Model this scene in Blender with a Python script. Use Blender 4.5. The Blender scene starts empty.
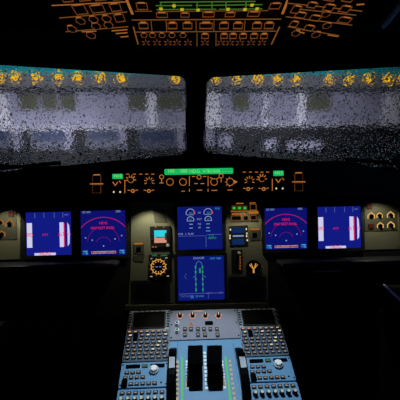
import bpy, math, random
from mathutils import Vector, Matrix
random.seed(7)
S = bpy.context.scene
COL = S.collection
PI = math.pi

# ------------------------------------------------------------------ camera
F_PX = 380.0
ZC = 1.25
PITCH = math.radians(10)
O0 = Vector((0, 0, ZC))
XA = Vector((1, 0, 0))
FWD = Vector((0, math.cos(PITCH), -math.sin(PITCH)))
UPV = Vector((0, math.sin(PITCH), math.cos(PITCH)))
D_MIP = 1.33
cam_pos = Vector((-0.05, 0, ZC))
look = O0 + FWD * D_MIP - cam_pos
zc = -look.normalized()
xc = UPV.cross(zc).normalized()
yc = zc.cross(xc).normalized()
roll = math.radians(-1.2)
cx = xc * math.cos(roll) + yc * math.sin(roll)
cy = -xc * math.sin(roll) + yc * math.cos(roll)
CM = Matrix(((cx.x, cy.x, zc.x, cam_pos.x), (cx.y, cy.y, zc.y, cam_pos.y), (cx.z, cy.z, zc.z, cam_pos.z), (0, 0, 0, 1)))
cd = bpy.data.cameras.new('camera')
cd.sensor_width = 36
cd.lens = 36 * F_PX / 400
cd.clip_start = 0.02
cd.clip_end = 300
cam = bpy.data.objects.new('camera', cd)
cam.matrix_world = CM
COL.objects.link(cam)
S.camera = cam


def ray(px, py):
    return (cx * ((px - 200) / F_PX) + cy * ((200 - py) / F_PX) - zc)


def at_depth(px, py, d):
    return cam_pos + ray(px, py) * d


class Frame:
    """a flat mounting plane: u right, v up, w out of the plane"""
    def __init__(s, o, x, y):
        s.o = o
        s.x = x.normalized()
        s.z = s.x.cross(y).normalized()
        s.y = s.z.cross(s.x)
        s.m = Matrix(((s.x.x, s.y.x, s.z.x, o.x), (s.x.y, s.y.y, s.z.y, o.y), (s.x.z, s.y.z, s.z.z, o.z), (0, 0, 0, 1)))

    def at(s, px, py, w=0.0):
        r = ray(px, py)
        o = s.o + s.z * w
        t = (o - cam_pos).dot(s.z) / r.dot(s.z)
        p = cam_pos + r * t - s.o
        return p.dot(s.x), p.dot(s.y)

    def rect(s, x0, y0, x1, y1, w=0.0):
        xm, ym = (x0 + x1) / 2, (y0 + y1) / 2
        c = s.at(xm, ym, w)
        hw = abs(s.at(x1, ym, w)[0] - s.at(x0, ym, w)[0]) / 2
        hh = abs(s.at(xm, y0, w)[1] - s.at(xm, y1, w)[1]) / 2
        return c[0], c[1], hw, hh

    def px(s, px, py):
        a, b = s.at(px - .5, py), s.at(px + .5, py)
        return abs(b[0] - a[0])


def cs(h, d, x=0.0):
    return O0 + XA * x + UPV * h + FWD * d


MIP = Frame(cs(0, D_MIP), XA, UPV)
GSF = Frame(cs(0, 1.17), XA, UPV)
PED = Frame(cs(-.521, .99), XA, (UPV * .159 + FWD * .26))
OVM = Frame(cs(.46, .95), XA, -FWD)
OVF = Frame(cs(.46, .95), XA, (UPV * .051 - FWD * .073))
OVL = Frame(cs(.46, .95, -.184), Vector((math.cos(.09), 0, math.sin(.09))), -FWD)
OVR = Frame(cs(.46, .95, .184), Vector((math.cos(.14), 0, -math.sin(.14))), -FWD)
th = math.radians(-5)
BLD = Frame(Vector((0, 30, ZC)), Vector((math.cos(-th), math.sin(-th), 0)), Vector((0, 0, 1)))


# ------------------------------------------------------------------ materials
def lin(c):
    def f(v):
        v /= 255.0
        return v / 12.92 if v <= .04045 else ((v + .055) / 1.055) ** 2.4
    return (f(c[0]), f(c[1]), f(c[2]), 1)


MATS = {}


def mat(name, rgb, rough=.6, var=.18, scale=40, bump=.0, metal=0.0):
    m = bpy.data.materials.new(name)
    m.use_nodes = True
    n, l = m.node_tree.nodes, m.node_tree.links
    b = n['Principled BSDF']
    b.inputs['Roughness'].default_value = rough
    b.inputs['Metallic'].default_value = metal
    b.inputs['Specular IOR Level'].default_value = .3
    tc = n.new('ShaderNodeTexCoord')
    no = n.new('ShaderNodeTexNoise')
    no.inputs['Scale'].default_value = scale
    no.inputs['Detail'].default_value = 4
    l.new(tc.outputs['Object'], no.inputs['Vector'])
    mx = n.new('ShaderNodeMix')
    mx.data_type = 'RGBA'
    c = lin(rgb)
    mx.inputs['A'].default_value = tuple(v * (1 - var) for v in c[:3]) + (1,)
    mx.inputs['B'].default_value = tuple(min(1, v * (1 + var)) for v in c[:3]) + (1,)
    l.new(no.outputs['Fac'], mx.inputs['Factor'])
    l.new(mx.outputs['Result'], b.inputs['Base Color'])
    if bump:
        bp = n.new('ShaderNodeBump')
        bp.inputs['Strength'].default_value = bump
        bp.inputs['Distance'].default_value = .001
        l.new(no.outputs['Fac'], bp.inputs['Height'])
        l.new(bp.outputs['Normal'], b.inputs['Normal'])
    MATS[name] = m
    return m


def emi(name, rgb, strength=1.0, var=.1, scale=60):
    m = bpy.data.materials.new(name)
    m.use_nodes = True
    n, l = m.node_tree.nodes, m.node_tree.links
    n.remove(n['Principled BSDF'])
    e = n.new('ShaderNodeEmission')
    tc = n.new('ShaderNodeTexCoord')
    no = n.new('ShaderNodeTexNoise')
    no.inputs['Scale'].default_value = scale
    l.new(tc.outputs['Object'], no.inputs['Vector'])
    mx = n.new('ShaderNodeMix')
    mx.data_type = 'RGBA'
    c = lin(rgb)
    mx.inputs['A'].default_value = tuple(v * (1 - var) for v in c[:3]) + (1,)
    mx.inputs['B'].default_value = tuple(v * (1 + var) for v in c[:3]) + (1,)
    l.new(no.outputs['Fac'], mx.inputs['Factor'])
    l.new(mx.outputs['Result'], e.inputs['Color'])
    e.inputs['Strength'].default_value = strength
    l.new(e.outputs[0], n['Material Output'].inputs['Surface'])
    MATS[name] = m
    return m


SPECLOW = ('black_glass', 'matt_black_lever')
BLACK = mat('black_plastic', (20, 20, 22), .7, .2, 60, .2)
LINER = mat('dark_liner', (14, 14, 16), .9, .2, 20, .1)
FLOORM = mat('dark_carpet', (10, 10, 11), 1, .3, 200, .4)
OLIVE = mat('olive_panel_paint', (112, 112, 92), .55, .08, 90, .1)
OLIVED = mat('dark_olive_paint', (70, 70, 58), .55, .1, 90, .1)
BLUEP = mat('blue_panel_paint', (88, 134, 168), .5, .06, 60, .05)
FIELD = mat('dark_blue_key_field', (62, 84, 104), .5, .06, 60, .05)
GREYP = mat('grey_panel_paint', (116, 116, 128), .5, .06, 60, .05)
GREYM = mat('grey_bezel_plastic', (128, 134, 136), .5, .08, 60, .05)
MATB = mat('matt_black_lever', (5, 5, 6), .95, .2, 60)
GLOSS = mat('black_glass', (3, 3, 4), .35, .1, 30)
KEYM = mat('dark_key_plastic', (44, 46, 52), .5, .1, 90)
WHITE = mat('white_plastic', (225, 225, 222), .45, .05, 60)
GREYK = mat('light_grey_plastic', (158, 162, 166), .45, .05, 60)
CREAM = mat('cream_plastic', (200, 190, 160), .5, .06, 60)
METAL = mat('dull_metal', (120, 120, 124), .4, .1, 80, 0, .8)
REDCAP = mat('dark_red_cap', (70, 22, 18), .5, .1, 80)
GREENP = mat('green_scale_paint', (70, 190, 90), .5, .06, 80)
AMBERP = mat('amber_scale_paint', (200, 165, 110), .5, .06, 80)
TRIMB = mat('blue_grey_trim', (190, 200, 230), .5, .1, 20)

for nm_ in SPECLOW:
    MATS[nm_].node_tree.nodes['Principled BSDF'].inputs['Specular IOR Level'].default_value = .01
E_AMB = emi('amber_backlight', (160, 96, 34))
E_AMBD = emi('dim_amber_backlight', (104, 58, 24), 1, .5, 90)
E_AMBO = emi('orange_backlight', (190, 112, 48), 1, .25, 90)
E_AMBB = emi('bright_amber_backlight', (232, 176, 96))
E_LEG = emi('legend_backlight', (158, 94, 42), 1, .3, 120)
E_LIN = emi('line_backlight', (118, 72, 30), 1, .3, 120)
E_RIM = emi('rim_backlight', (112, 60, 26), 1, .4, 120)
E_TICK = emi('tick_backlight', (196, 138, 66), 1, .2, 100)
E_CREAM = emi('cream_backlight', (236, 220, 170))
E_PINK = emi('pinkish_backlight', (214, 150, 120))
E_KEY = emi('key_legend_backlight', (160, 140, 122), 1, .3, 200)
E_KEYW = emi('bright_key_legend', (232, 214, 176))
E_GRN = emi('green_line_backlight', (64, 106, 36), 1, .3, 60)
E_YEL = emi('yellow_backlight', (190, 170, 30))
E_LCD = emi('green_lcd', (22, 182, 96), 1, .25, 50)
E_LCDT = emi('lcd_digits', (120, 235, 120))
E_GREEN = emi('green_lamp', (40, 190, 60))
E_PFD = emi('blue_attitude_screen', (17, 26, 128), 1, .06, 12)
E_ND = emi('blue_navigation_screen', (12, 17, 106), 1, .06, 12)
E_SD = emi('blue_system_screen', (12, 24, 108), 1, .06, 12)
E_LAV = emi('pale_lavender_tape', (206, 202, 232), 1, .05, 30)
E_RED = emi('red_flag', (226, 30, 80))
E_ARC = emi('red_arc', (190, 20, 100))
E_ARCD = emi('dim_red_arc', (110, 16, 116))
E_WHT = emi('white_symbol', (132, 146, 190))
E_WHTD = emi('dim_white_symbol', (76, 88, 156))
E_CYAN = emi('cyan_symbol', (60, 150, 200))
E_BLK = emi('dim_cyan_symbol', (40, 96, 170))
E_SYM = emi('green_symbol', (36, 142, 92))
E_SYMD = emi('pale_green_symbol', (56, 112, 140))
E_SKY = emi('cyan_sky_half', (50, 206, 226))
E_GND = emi('tan_ground_half', (206, 144, 120))
E_NAVY = emi('dark_blue_lcd', (14, 40, 84))


# ------------------------------------------------------------------ mesh building
class MB:
    def __init__(s):
        s.v = []
        s.f = []

    def add(s, vs, fs):
        b = len(s.v)
        s.v += [tuple(v) for v in vs]
        s.f += [tuple(b + i for i in f) for f in fs]
        return s

    def prism(s, out, w0, w1, ch=0.0):
        """outline (counter-clockwise) extruded from w0 to w1 with a chamfered rim"""
        n = len(out)
        cxx = sum(p[0] for p in out) / n
        cyy = sum(p[1] for p in out) / n
        vs = [(p[0], p[1], w0) for p in out]
        if ch:
            vs += [(p[0], p[1], w1 - ch) for p in out]
            r = max(1e-6, max(math.hypot(p[0] - cxx, p[1] - cyy) for p in out))
            mn = min(max(abs(p[0] - cxx) for p in out), max(abs(p[1] - cyy) for p in out))
            k = max(.3, 1 - ch / max(mn, 1e-6))
            sx = max(abs(p[0] - cxx) for p in out)
            sy = max(abs(p[1] - cyy) for p in out)
            kx, ky = max(.3, 1 - ch / sx), max(.3, 1 - ch / sy)
            vs += [(cxx + (p[0] - cxx) * kx, cyy + (p[1] - cyy) * ky, w1) for p in out]
            lv = 3
        else:
            vs += [(p[0], p[1], w1) for p in out]
            lv = 2
        fs = [tuple(reversed(range(n))), tuple(range((lv - 1) * n, lv * n))]
        for k in range(lv - 1):
            for i in range(n):
                j = (i + 1) % n
                fs.append((k * n + i, k * n + j, (k + 1) * n + j, (k + 1) * n + i))
        return s.add(vs, fs)

    def box(s, u, v, hw, hh, w0, w1, ch=0.0):
        return s.prism([(u - hw, v - hh), (u + hw, v - hh), (u + hw, v + hh), (u - hw, v + hh)], w0, w1, ch)

    def rbox(s, u, v, hw, hh, w0, w1, r, ch=0.0):
        return s.prism(rrect(u, v, hw, hh, r), w0, w1, ch)

    def cyl(s, u, v, r, w0, w1, n=16, ch=0.0):
        return s.prism(circ(u, v, r, n), w0, w1, ch)

    def frame(s, outer, inner, w0, w1):
        n = len(outer)
        vs = [(p[0], p[1], w0) for p in outer] + [(p[0], p[1], w0) for p in inner]
        vs += [(p[0], p[1], w1) for p in outer] + [(p[0], p[1], w1) for p in inner]
        fs = []
        for i in range(n):
            j = (i + 1) % n
            fs += [(i, n + i, n + j, j), (2 * n + i, 2 * n + j, 3 * n + j, 3 * n + i),
                   (i, j, 2 * n + j, 2 * n + i), (n + i, 3 * n + i, 3 * n + j, n + j)]
        return s.add(vs, fs)

    def ring(s, u, v, r0, r1, w0, w1, n=20):
        return s.frame(circ(u, v, r1, n), circ(u, v, r0, n), w0, w1)

    def line(s, pts, wd, w0, w1):
        for (a, b) in zip(pts[:-1], pts[1:]):
            dx, dy = b[0] - a[0], b[1] - a[1]
            L = math.hypot(dx, dy)
            if L < 1e-7:
                continue
            nx, ny = -dy / L * wd / 2, dx / L * wd / 2
            ex, ey = dx / L * wd * .25, dy / L * wd * .25
            s.prism([(a[0] - ex - nx, a[1] - ey - ny), (b[0] + ex - nx, b[1] + ey - ny),
                     (b[0] + ex + nx, b[1] + ey + ny), (a[0] - ex + nx, a[1] - ey + ny)], w0, w1)
        return s

    def outline(s, u, v, hw, hh, wd, w0, w1):
        return s.frame([(u - hw, v - hh), (u + hw, v - hh), (u + hw, v + hh), (u - hw, v + hh)],
                       [(u - hw + wd, v - hh + wd), (u + hw - wd, v - hh + wd), (u + hw - wd, v + hh - wd), (u - hw + wd, v + hh - wd)], w0, w1)

    def text(s, t, u, v, h, w0, stretch=1.0):
        vs, fs, wd = glyphs(t)
        vs = [(u + (x - wd / 2) * h * stretch, v + (y - .35) * h, w0 + z * .0004) for x, y, z in vs]
        return s.add(vs, fs)

    def build(s, name, m, T=None, kind=None, F=None):
        me = bpy.data.meshes.new(name)
        if T is not None and 'ou' in T:
            ou, ov, ow = T['ou'], T['ov'], T['ow']
            vs = [(a - ou, b - ov, c - ow) for a, b, c in s.v]
        else:
            vs = s.v
        me.from_pydata(vs, [], s.f)
        me.validate()
        me.materials.append(m)
        o = bpy.data.objects.new(name, me)
        COL.objects.link(o)
        if T is not None:
            o.parent = T
            o['ou'], o['ov'], o['ow'] = (T['ou'], T['ov'], T['ow']) if 'ou' in T else (0, 0, 0)
        elif F is not None:
            o.matrix_world = F.m
        if kind:
            o['kind'] = kind
        return o


GL = {}


def glyphs(t):
    if t not in GL:
        c = bpy.data.curves.new('lettering', 'FONT')
        c.body = t
        c.size = 1.4
        c.extrude = .5
        c.resolution_u = 2
        ob = bpy.data.objects.new('lettering', c)
        me = bpy.data.meshes.new_from_object(ob)
        vs = [tuple(v.co) for v in me.vertices]
        fs = [tuple(p.vertices) for p in me.polygons]
        wd = max(v[0] for v in vs) if vs else 0
        GL[t] = (vs, fs, wd)
        bpy.data.objects.remove(ob)
        bpy.data.meshes.remove(me)
        bpy.data.curves.remove(c)
    return GL[t]


def circ(u, v, r, n=16, ph=0):
    return [(u + r * math.cos(ph + 2 * PI * i / n), v + r * math.sin(ph + 2 * PI * i / n)) for i in range(n)]


def rrect(u, v, hw, hh, r, n=5):
    r = min(r, hw * .98, hh * .98)
    out = []
    for (sx, sy, a0) in ((1, -1, -PI / 2), (1, 1, 0), (-1, 1, PI / 2), (-1, -1, PI)):
        for k in range(n + 1):
            a = a0 + PI / 2 * k / n
            out.append((u + sx * (hw - r) + r * math.cos(a), v + sy * (hh - r) + r * math.sin(a)))
    return out


def arc(u, v, r, a0, a1, n=20):
    return [(u + r * math.cos(math.radians(a0 + (a1 - a0) * i / n)), v + r * math.sin(math.radians(a0 + (a1 - a0) * i / n))) for i in range(n + 1)]


def thing(name, label, cat, F, u, v, w=0.0, group=None):
    o = bpy.data.objects.new(name, None)
    o.empty_display_size = .02
    COL.objects.link(o)
    o.matrix_world = F.m @ Matrix.Translation((u, v, w))
    o['ou'], o['ov'], o['ow'] = u, v, w
    return tag(o, label, cat, group)


def tag(o, label, cat, group=None):
    o['label'] = label
    o['category'] = cat
    if group:
        o['group'] = group
    return o


def struct(o, label=None):
    o['kind'] = 'structure'
    if label:
        o['label'] = label
    return o


def put(name, mesh, T, u, v, w=0.0, sub=None):
    """a part sharing a mesh, at frame coordinates (u, v, w)"""
    o = bpy.data.objects.new(name, mesh)
    COL.objects.link(o)
    o.parent = T
    o.location = (u - T['ou'], v - T['ov'], w - T['ow'])
    if sub:
        for (sn, sm) in sub:
            q = bpy.data.objects.new(sn, sm)
            COL.objects.link(q)
            q.parent = o
    return o


def mesh_of(mb, name, m):
    me = bpy.data.meshes.new(name)
    me.from_pydata(mb.v, [], mb.f)
    me.materials.append(m)
    return me


def pts(F, lst, w=0.0):
    return [F.at(x, y, w) for x, y in lst]


def extrude_x(name, prof, x0, x1, m, T=None):
    """profile of (h, d) points in the cockpit side view extruded across the cabin"""
    mb = MB()
    n = len(prof)
    vs = [cs(h, d, x0) for h, d in prof] + [cs(h, d, x1) for h, d in prof]
    fs = [tuple(range(n)), tuple(reversed(range(n, 2 * n)))]
    for i in range(n):
        j = (i + 1) % n
        fs.append((j, i, n + i, n + j))
    mb.add([tuple(v) for v in vs], fs)
    return mb.build(name, m)


# ------------------------------------------------------------------ room shell
WALLX = 1.12
mb = MB().box(0, .9, 1.3, 1.9, -.05, 0)
struct(mb.build('floor', FLOORM))
c = extrude_x('ceiling', [(.53, -.9), (.53, .94), (.47, 1.04), (.60, 1.52), (.80, 1.52), (.80, -.9)], -WALLX, WALLX, LINER)
struct(c)
for nm, sx in (('wall_left', -1), ('wall_right', 1)):
    mb = MB()
    x0, x1 = sorted((sx * WALLX, sx * (WALLX + .06)))
    mb.add([(x, y, z) for x in (x0, x1) for y in (-.9, 1.30) for z in (0, 2.3)],
           [(0, 1, 3, 2), (4, 6, 7, 5), (0, 4, 5, 1), (2, 3, 7, 6), (0, 2, 6, 4), (1, 5, 7, 3)])
    struct(mb.build(nm, LINER))
mb = MB().add([(x, y, z) for x in (-1.2, 1.2) for y in (-.96, -.9) for z in (0, 2.3)],
              [(0, 1, 3, 2), (4, 6, 7, 5), (0, 4, 5, 1), (2, 3, 7, 6), (0, 2, 6, 4), (1, 5, 7, 3)])
struct(mb.build('wall_back', LINER))


# ------------------------------------------------------------------ windscreens
def glass_mat():
    m = bpy.data.materials.new('wet_windscreen_glass')
    m.use_nodes = True
    n, l = m.node_tree.nodes, m.node_tree.links
    n.remove(n['Principled BSDF'])
    g = n.new('ShaderNodeBsdfGlass')
    g.inputs['IOR'].default_value = 1.33
    g.inputs['Roughness'].default_value = 0.0
    tc = n.new('ShaderNodeTexCoord')
    no = n.new('ShaderNodeTexNoise')
    no.inputs['Scale'].default_value = 70
    no.inputs['Detail'].default_value = 2
    l.new(tc.outputs['Object'], no.inputs['Vector'])
    bp = n.new('ShaderNodeBump')
    bp.inputs['Strength'].default_value = 1.0
    bp.inputs['Distance'].default_value = .0005
    l.new(no.outputs['Fac'], bp.inputs['Height'])
    l.new(bp.outputs['Normal'], g.inputs['Normal'])
    l.new(g.outputs[0], n['Material Output'].inputs['Surface'])
    return m


def drop_mat():
    m = bpy.data.materials.new('rain_water')
    m.use_nodes = True
    n, l = m.node_tree.nodes, m.node_tree.links
    n.remove(n['Principled BSDF'])
    g = n.new('ShaderNodeBsdfGlass')
    g.inputs['IOR'].default_value = 1.33
    tc = n.new('ShaderNodeTexCoord')
    no = n.new('ShaderNodeTexNoise')
    no.inputs['Scale'].default_value = 300
    l.new(tc.outputs['Object'], no.inputs['Vector'])
    mr = n.new('ShaderNodeMapRange')
    mr.inputs['To Min'].default_value = 0
    mr.inputs['To Max'].default_value = .08
    l.new(no.outputs['Fac'], mr.inputs['Value'])
    l.new(mr.outputs['Result'], g.inputs['Roughness'])
    l.new(g.outputs[0], n['Material Output'].inputs['Surface'])
    return m


GLASS = glass_mat()
DROP = drop_mat()


def windscreen(idx, side, it, ib, ot, ob, ndrops):
    p_it, p_ib, p_ot = at_depth(*it), at_depth(*ib), at_depth(*ot)
    x = (p_ot - p_it) * side
    y = p_it - p_ib
    Fw = Frame(p_ib, x, y)
    q = [Fw.at(*p[:2]) for p in (it, ib, ob, ot)]
    if side < 0:
        q = [q[2], q[1], q[0], q[3]]          # counter-clockwise from lower outer corner
    else:
        q = [q[1], q[2], q[3], q[0]]
    # rounded outline
    out = []
    n = 6
    for i in range(4):
        a, b, c2 = Vector(q[i - 1]), Vector(q[i]), Vector(q[(i + 1) % 4])
        d1, d2 = (a - b).normalized(), (c2 - b).normalized()
        r = .045
        for k in range(n + 1):
            t = k / n
            out.append(tuple(b + d1 * r * (1 - t) ** 2 + d2 * r * t ** 2))
        nxt = Vector(q[(i + 1) % 4])
        for k in range(1, 6):
            e0, e1 = b + d2 * r, nxt + (b - nxt).normalized() * r
            out.append(tuple(e0 + (e1 - e0) * k / 6))
    pane = MB().prism(out, -.012, 0).build('window_%d' % idx, GLASS, F=Fw)
    struct(pane, 'left rain-covered windscreen pane' if side < 0 else 'right rain-covered windscreen pane')
    # frame plate around the pane, in the plane of the pane
    cu = sum(p[0] for p in out) / len(out)
    cv = sum(p[1] for p in out) / len(out)
    u_mid = (Vector((0, p_it.y, p_it.z)) - Fw.o).dot(Fw.x)     # centreline of the aircraft
    lo, hi = (-1.6, u_mid) if side < 0 else (u_mid, 1.6)
    b0, b1 = -.35, .62
    outer = []
    for (u, v) in out:
        du, dv = u - cu, v - cv
        k = 1e9
        if du > 1e-9: k = min(k, (hi - cu) / du)
        if du < -1e-9: k = min(k, (lo - cu) / du)
        if dv > 1e-9: k = min(k, (b1 - cv) / dv)
        if dv < -1e-9: k = min(k, (b0 - cv) / dv)
        outer.append((cu + du * k, cv + dv * k))
    fr = MB().frame(outer, out, -.03, .03).build('window_%d_frame' % idx, LINER, F=Fw)
    struct(fr)
    fr.name = 'trim_%d' % idx
    # rain drops on the outer face
    us = [p[0] for p in out]
    vs_ = [p[1] for p in out]
    mb = MB()

    def inside(u, v):
        c_ = False
        for i in range(4):
            a, b = q[i], q[(i + 1) % 4]
            if (a[1] > v) != (b[1] > v) and u < (b[0] - a[0]) * (v - a[1]) / (b[1] - a[1]) + a[0]:
                c_ = not c_
        return c_
    made = 0
    while made < ndrops:
        u, v = random.uniform(min(us), max(us)), random.uniform(min(vs_), max(vs_))
        if not inside(u, v):
            continue
        made += 1
        q_v = (v - min(vs_)) / (max(vs_) - min(vs_))
        low = max(0.0, min(1.0, (.40 - q_v) / .12))
        if low < .3 and random.random() < .15:
            continue
        r = (.0011 + .0026 * random.random() ** 3) * (1 + .75 * low)
        ht = .46 + .62 * low
        st = 1 + .5 * random.random()
        n1 = 7
        vv = []
        for (k, h) in ((1, 0), (.8, .35), (.42, .62)):
            for i in range(n1):
                a = 2 * PI * i / n1 + u * 99
                vv.append((u + r * k * math.cos(a), v + r * st * k * math.sin(a), -.0125 - r * h * 1.45 * ht))
        vv.append((u, v, -.0125 - r * ht))
        ff = [tuple(range(n1))]
        for k in range(2):
            for i in range(n1):
                j = (i + 1) % n1
                ff.append((k * n1 + i, (k + 1) * n1 + i, (k + 1) * n1 + j, k * n1 + j))
        for i in range(n1):
            ff.append((2 * n1 + i, 3 * n1, 2 * n1 + (i + 1) % n1))
        mb.add(vv, ff)
    d = mb.build('raindrops', DROP, F=Fw)
    for p in d.data.polygons:
        p.use_smooth = len(p.vertices) < 7
    d['kind'] = 'stuff'
    tag(d, 'raindrops beaded over the %s windscreen pane' % ('left' if side < 0 else 'right'), 'rain')
    return Fw


FWL = windscreen(1, -1, (186, 76, 1.70), (186.5, 155.5, 1.85), (-70, 60, 1.50), (-70, 180), 6800)
FWR = windscreen(2, 1, (207, 77, 1.70), (203, 154, 1.85), (470, 62, 1.50), (470, 176), 10500)

pz0, pz1 = at_depth(196, 60, 1.66), at_depth(196, 172, 1.84)
mb = MB()
vs = []
for p in (pz0, pz1):
    for dx in (-.032, .034):
        for dy in (-.03, .14):
            vs.append((dx, p.y + dy, p.z))
mb.add(vs, [(0, 1, 3, 2), (4, 6, 7, 5), (0, 4, 5, 1), (2, 3, 7, 6), (0, 2, 6, 4), (1, 5, 7, 3)])
struct(mb.build('trim_4', LINER), 'dark post between the two windscreens')

# parked wipers outside the panes
for lab, Fw, xa, ya, xb, yb in (('black wiper parked along the foot of the left windscreen', FWL, -60, 173, 60, 162.5), ('black wiper parked along the foot of the right windscreen', FWR, 455, 168, 345, 158.5)):
    ua, va = Fw.at(xa, ya, -.03)
    ub, vb = Fw.at(xb, yb, -.03)
    T = thing('windscreen_wiper', lab, 'wiper', Fw, (ua + ub) / 2, (va + vb) / 2, -.03)
    MB().line([(ua, va), (ub, vb)], .015, -.036, -.022).build('blade', BLACK, T)
    MB().line([(ua, va + .004), (ua + (ub - ua) * .55, va + (vb - va) * .55 + .006)], .014, -.055, -.036).build('arm', GLOSS, T)

# ------------------------------------------------------------------ terminal outside
B_WALL = mat('pale_lavender_render', (146, 146, 166), .7, .5, .35)
B_PALE = mat('white_column_paint', (220, 220, 228), .6, .1, .6)
B_GREY = mat('grey_canopy_metal', (120, 122, 128), .6, .25, 1.2)
B_TEAL = mat('turquoise_fascia_paint', (36, 190, 194), .5, .3, .8)
B_OLIV = mat('olive_tinted_glass', (92, 94, 76), .3, .25, 1.5)
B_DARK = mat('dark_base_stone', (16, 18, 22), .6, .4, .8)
B_BLUE = mat('blue_tinted_glass', (58, 68, 96), .3, .5, 1.1)
B_GRND = mat('wet_asphalt', (14, 15, 17), .35, .4, .5)
E_LAMP = emi('yellow_lamp_glow', (226, 174, 16), 1.15, .3, 3)
sB = BLD.px(200, 120)


def bpx(x, y):
    return BLD.at(x, y)


def vrow(y, x=200):
    return BLD.at(x, y)[1]


vT0, vT1, vC, vM, vL, vG = vrow(58), vrow(75), vrow(89), vrow(126), vrow(150), -ZC - 3.9
terminal = thing('terminal_building', 'long terminal building with turquoise roof band seen through the wet windscreens', 'building', BLD, 0, vG)
W2 = 22.0
MB().box(0, (vC + vM) / 2, W2, abs(vC - vM) / 2, -3, 0).build('upper_wall', B_WALL, terminal)
MB().box(0, (vM + vG) / 2, W2, abs(vM - vG) / 2, -3, -.15).build('ground_storey_wall', B_DARK, terminal)
MB().box(0, (vT0 + vT1) / 2, W2, abs(vT0 - vT1) / 2, -3, 1.0).build('roof_fascia', B_TEAL, terminal)
MB().box(0, (vT1 + vC) / 2 + .02, W2, abs(vT1 - vC) / 2 - .02, -3, .6).build('canopy', B_GREY, terminal)
MB().box(0, vM, W2, .06, -.1, .12).build('ledge', B_PALE, terminal)
MB().box(0, vC - .13, W2, .15, -.1, .25, .03).build('canopy_shade_strip', B_DARK, terminal)  # dark strip standing in for the shadow just below the canopy
for (x0, x1) in ((0, 8), (147.5, 156), (204, 220), (264, 267), (298, 305), (384, 400)):
    u, v, hw, hh = BLD.rect(x0, 89, x1, 126)
    MB().box(u, (vC + vM) / 2, hw, abs(vC - vM) / 2 - .02, -.02, .14, .03).build('column', B_PALE, terminal)
for (x0, x1) in ((19, 39), (41, 58), (60, 76), (128, 147), (157, 185), (232, 250), (306, 331)):
    u, v, hw, hh = BLD.rect(x0, 94, x1, 111)
    o = MB().rbox(u, v, hw, hh, -.05, .03, .1).build('window', B_OLIV, terminal)
    MB().outline(u, v, hw, hh, .07, .03, .06).build('window_frame', B_GREY, o)
for (x0, x1) in ((-14, 12), (31, 67), (87, 121), (139, 178)):
    u, v, hw, hh = BLD.rect(x0, 129, x1, 148)
    o = MB().rbox(u, v, hw, hh, -.2, -.1, .15).build('shopfront_window', B_BLUE, terminal)
    g = MB()
    g.outline(u, v, hw, hh, .12, -.1, -.03)
    g.box(u, v - hh * .45, hw, .05, -.1, -.04)
    g.build('window_frame', B_GREY, o)
for (x0, x1, y0, y1, d_) in ((205, 213, 129, 148, .5), (217, 230, 134, 149, .8), (262, 275, 139, 150, .7), (284, 318, 141, 150, .9)):
    u, v, hw, hh = BLD.rect(x0, y0, x1, y1)
    MB().box(u, v, hw, hh, -.2, d_, .08).build('low_wall', B_WALL, terminal)
for (x0, x1) in ((14, 20), (66, 72), (121, 126), (178, 184)):
    u, v, hw, hh = BLD.rect(x0, 128, x1, 150)
    MB().box(u, v, hw, hh, -.2, .05, .03).build('pier', B_WALL, terminal)
mb = MB().box(0, 22, 40, 21.5, -.06, 0)
g = mb.build('ground', B_GRND)
g.location = (0, 3, ZC - ZC - 3.9)
struct(g)
names = ['first', 'second', 'third', 'fourth', 'fifth', 'sixth', 'seventh', 'eighth', 'ninth', 'tenth']
for side, xs in (('left', (3, 19, 39, 60, 80, 101, 122, 175)), ('right', (215, 235, 255, 274.5, 293.5, 325.5, 345, 363.5, 383, 398))):
    for k, x in enumerate(xs):
        u, v = BLD.at(x, 79.6)
        v = BLD.at(x, 79.6 + .004 * (x - 200))[1]
        lab = 'yellow canopy lamp, %s from the left in the %s windscreen' % (names[k], side)
        L = thing('canopy_lamp', lab, 'lamp', BLD, u, v, .62, 'yellow lamps under the terminal canopy')
        MB().cyl(u, v, .26, .60, .68, 12).build('housing', B_GREY, L)
        mbs = MB()
        vv, ff = [], []
        for i in range(5):
            a = PI / 2 * i / 5
            for j in range(12):
                b = 2 * PI * j / 12
                vv.append((u + .30 * math.cos(a) * math.cos(b), v + .30 * math.cos(a) * math.sin(b), .68 + .28 * math.sin(a)))
        for i in range(4):
            for j in range(12):
                ff.append((i * 12 + j, i * 12 + (j + 1) % 12, (i + 1) * 12 + (j + 1) % 12, (i + 1) * 12 + j))
        ff += [tuple(range(48, 60)), tuple(reversed(range(12)))]
        mbs.add(vv, ff).build('globe', E_LAMP, L)


# ------------------------------------------------------------------ glareshield
gs = thing('glareshield', 'black padded glareshield hood running under the windscreens', 'glareshield', GSF, 0, 0)
face_t, face_b = (200 - 163) / F_PX * 1.17, (200 - 201) / F_PX * 1.17
outl = [(face_b, 0), (face_t, 0)]
mb = MB()
prof = [(face_b, .012), (face_b + .006, 0), (face_t - .012, 0), (face_t - .004, -.004), (face_t, -.014), (.155, -.60), (.10, -.60), (.03, -.165), (.0045, -.156)]
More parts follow.
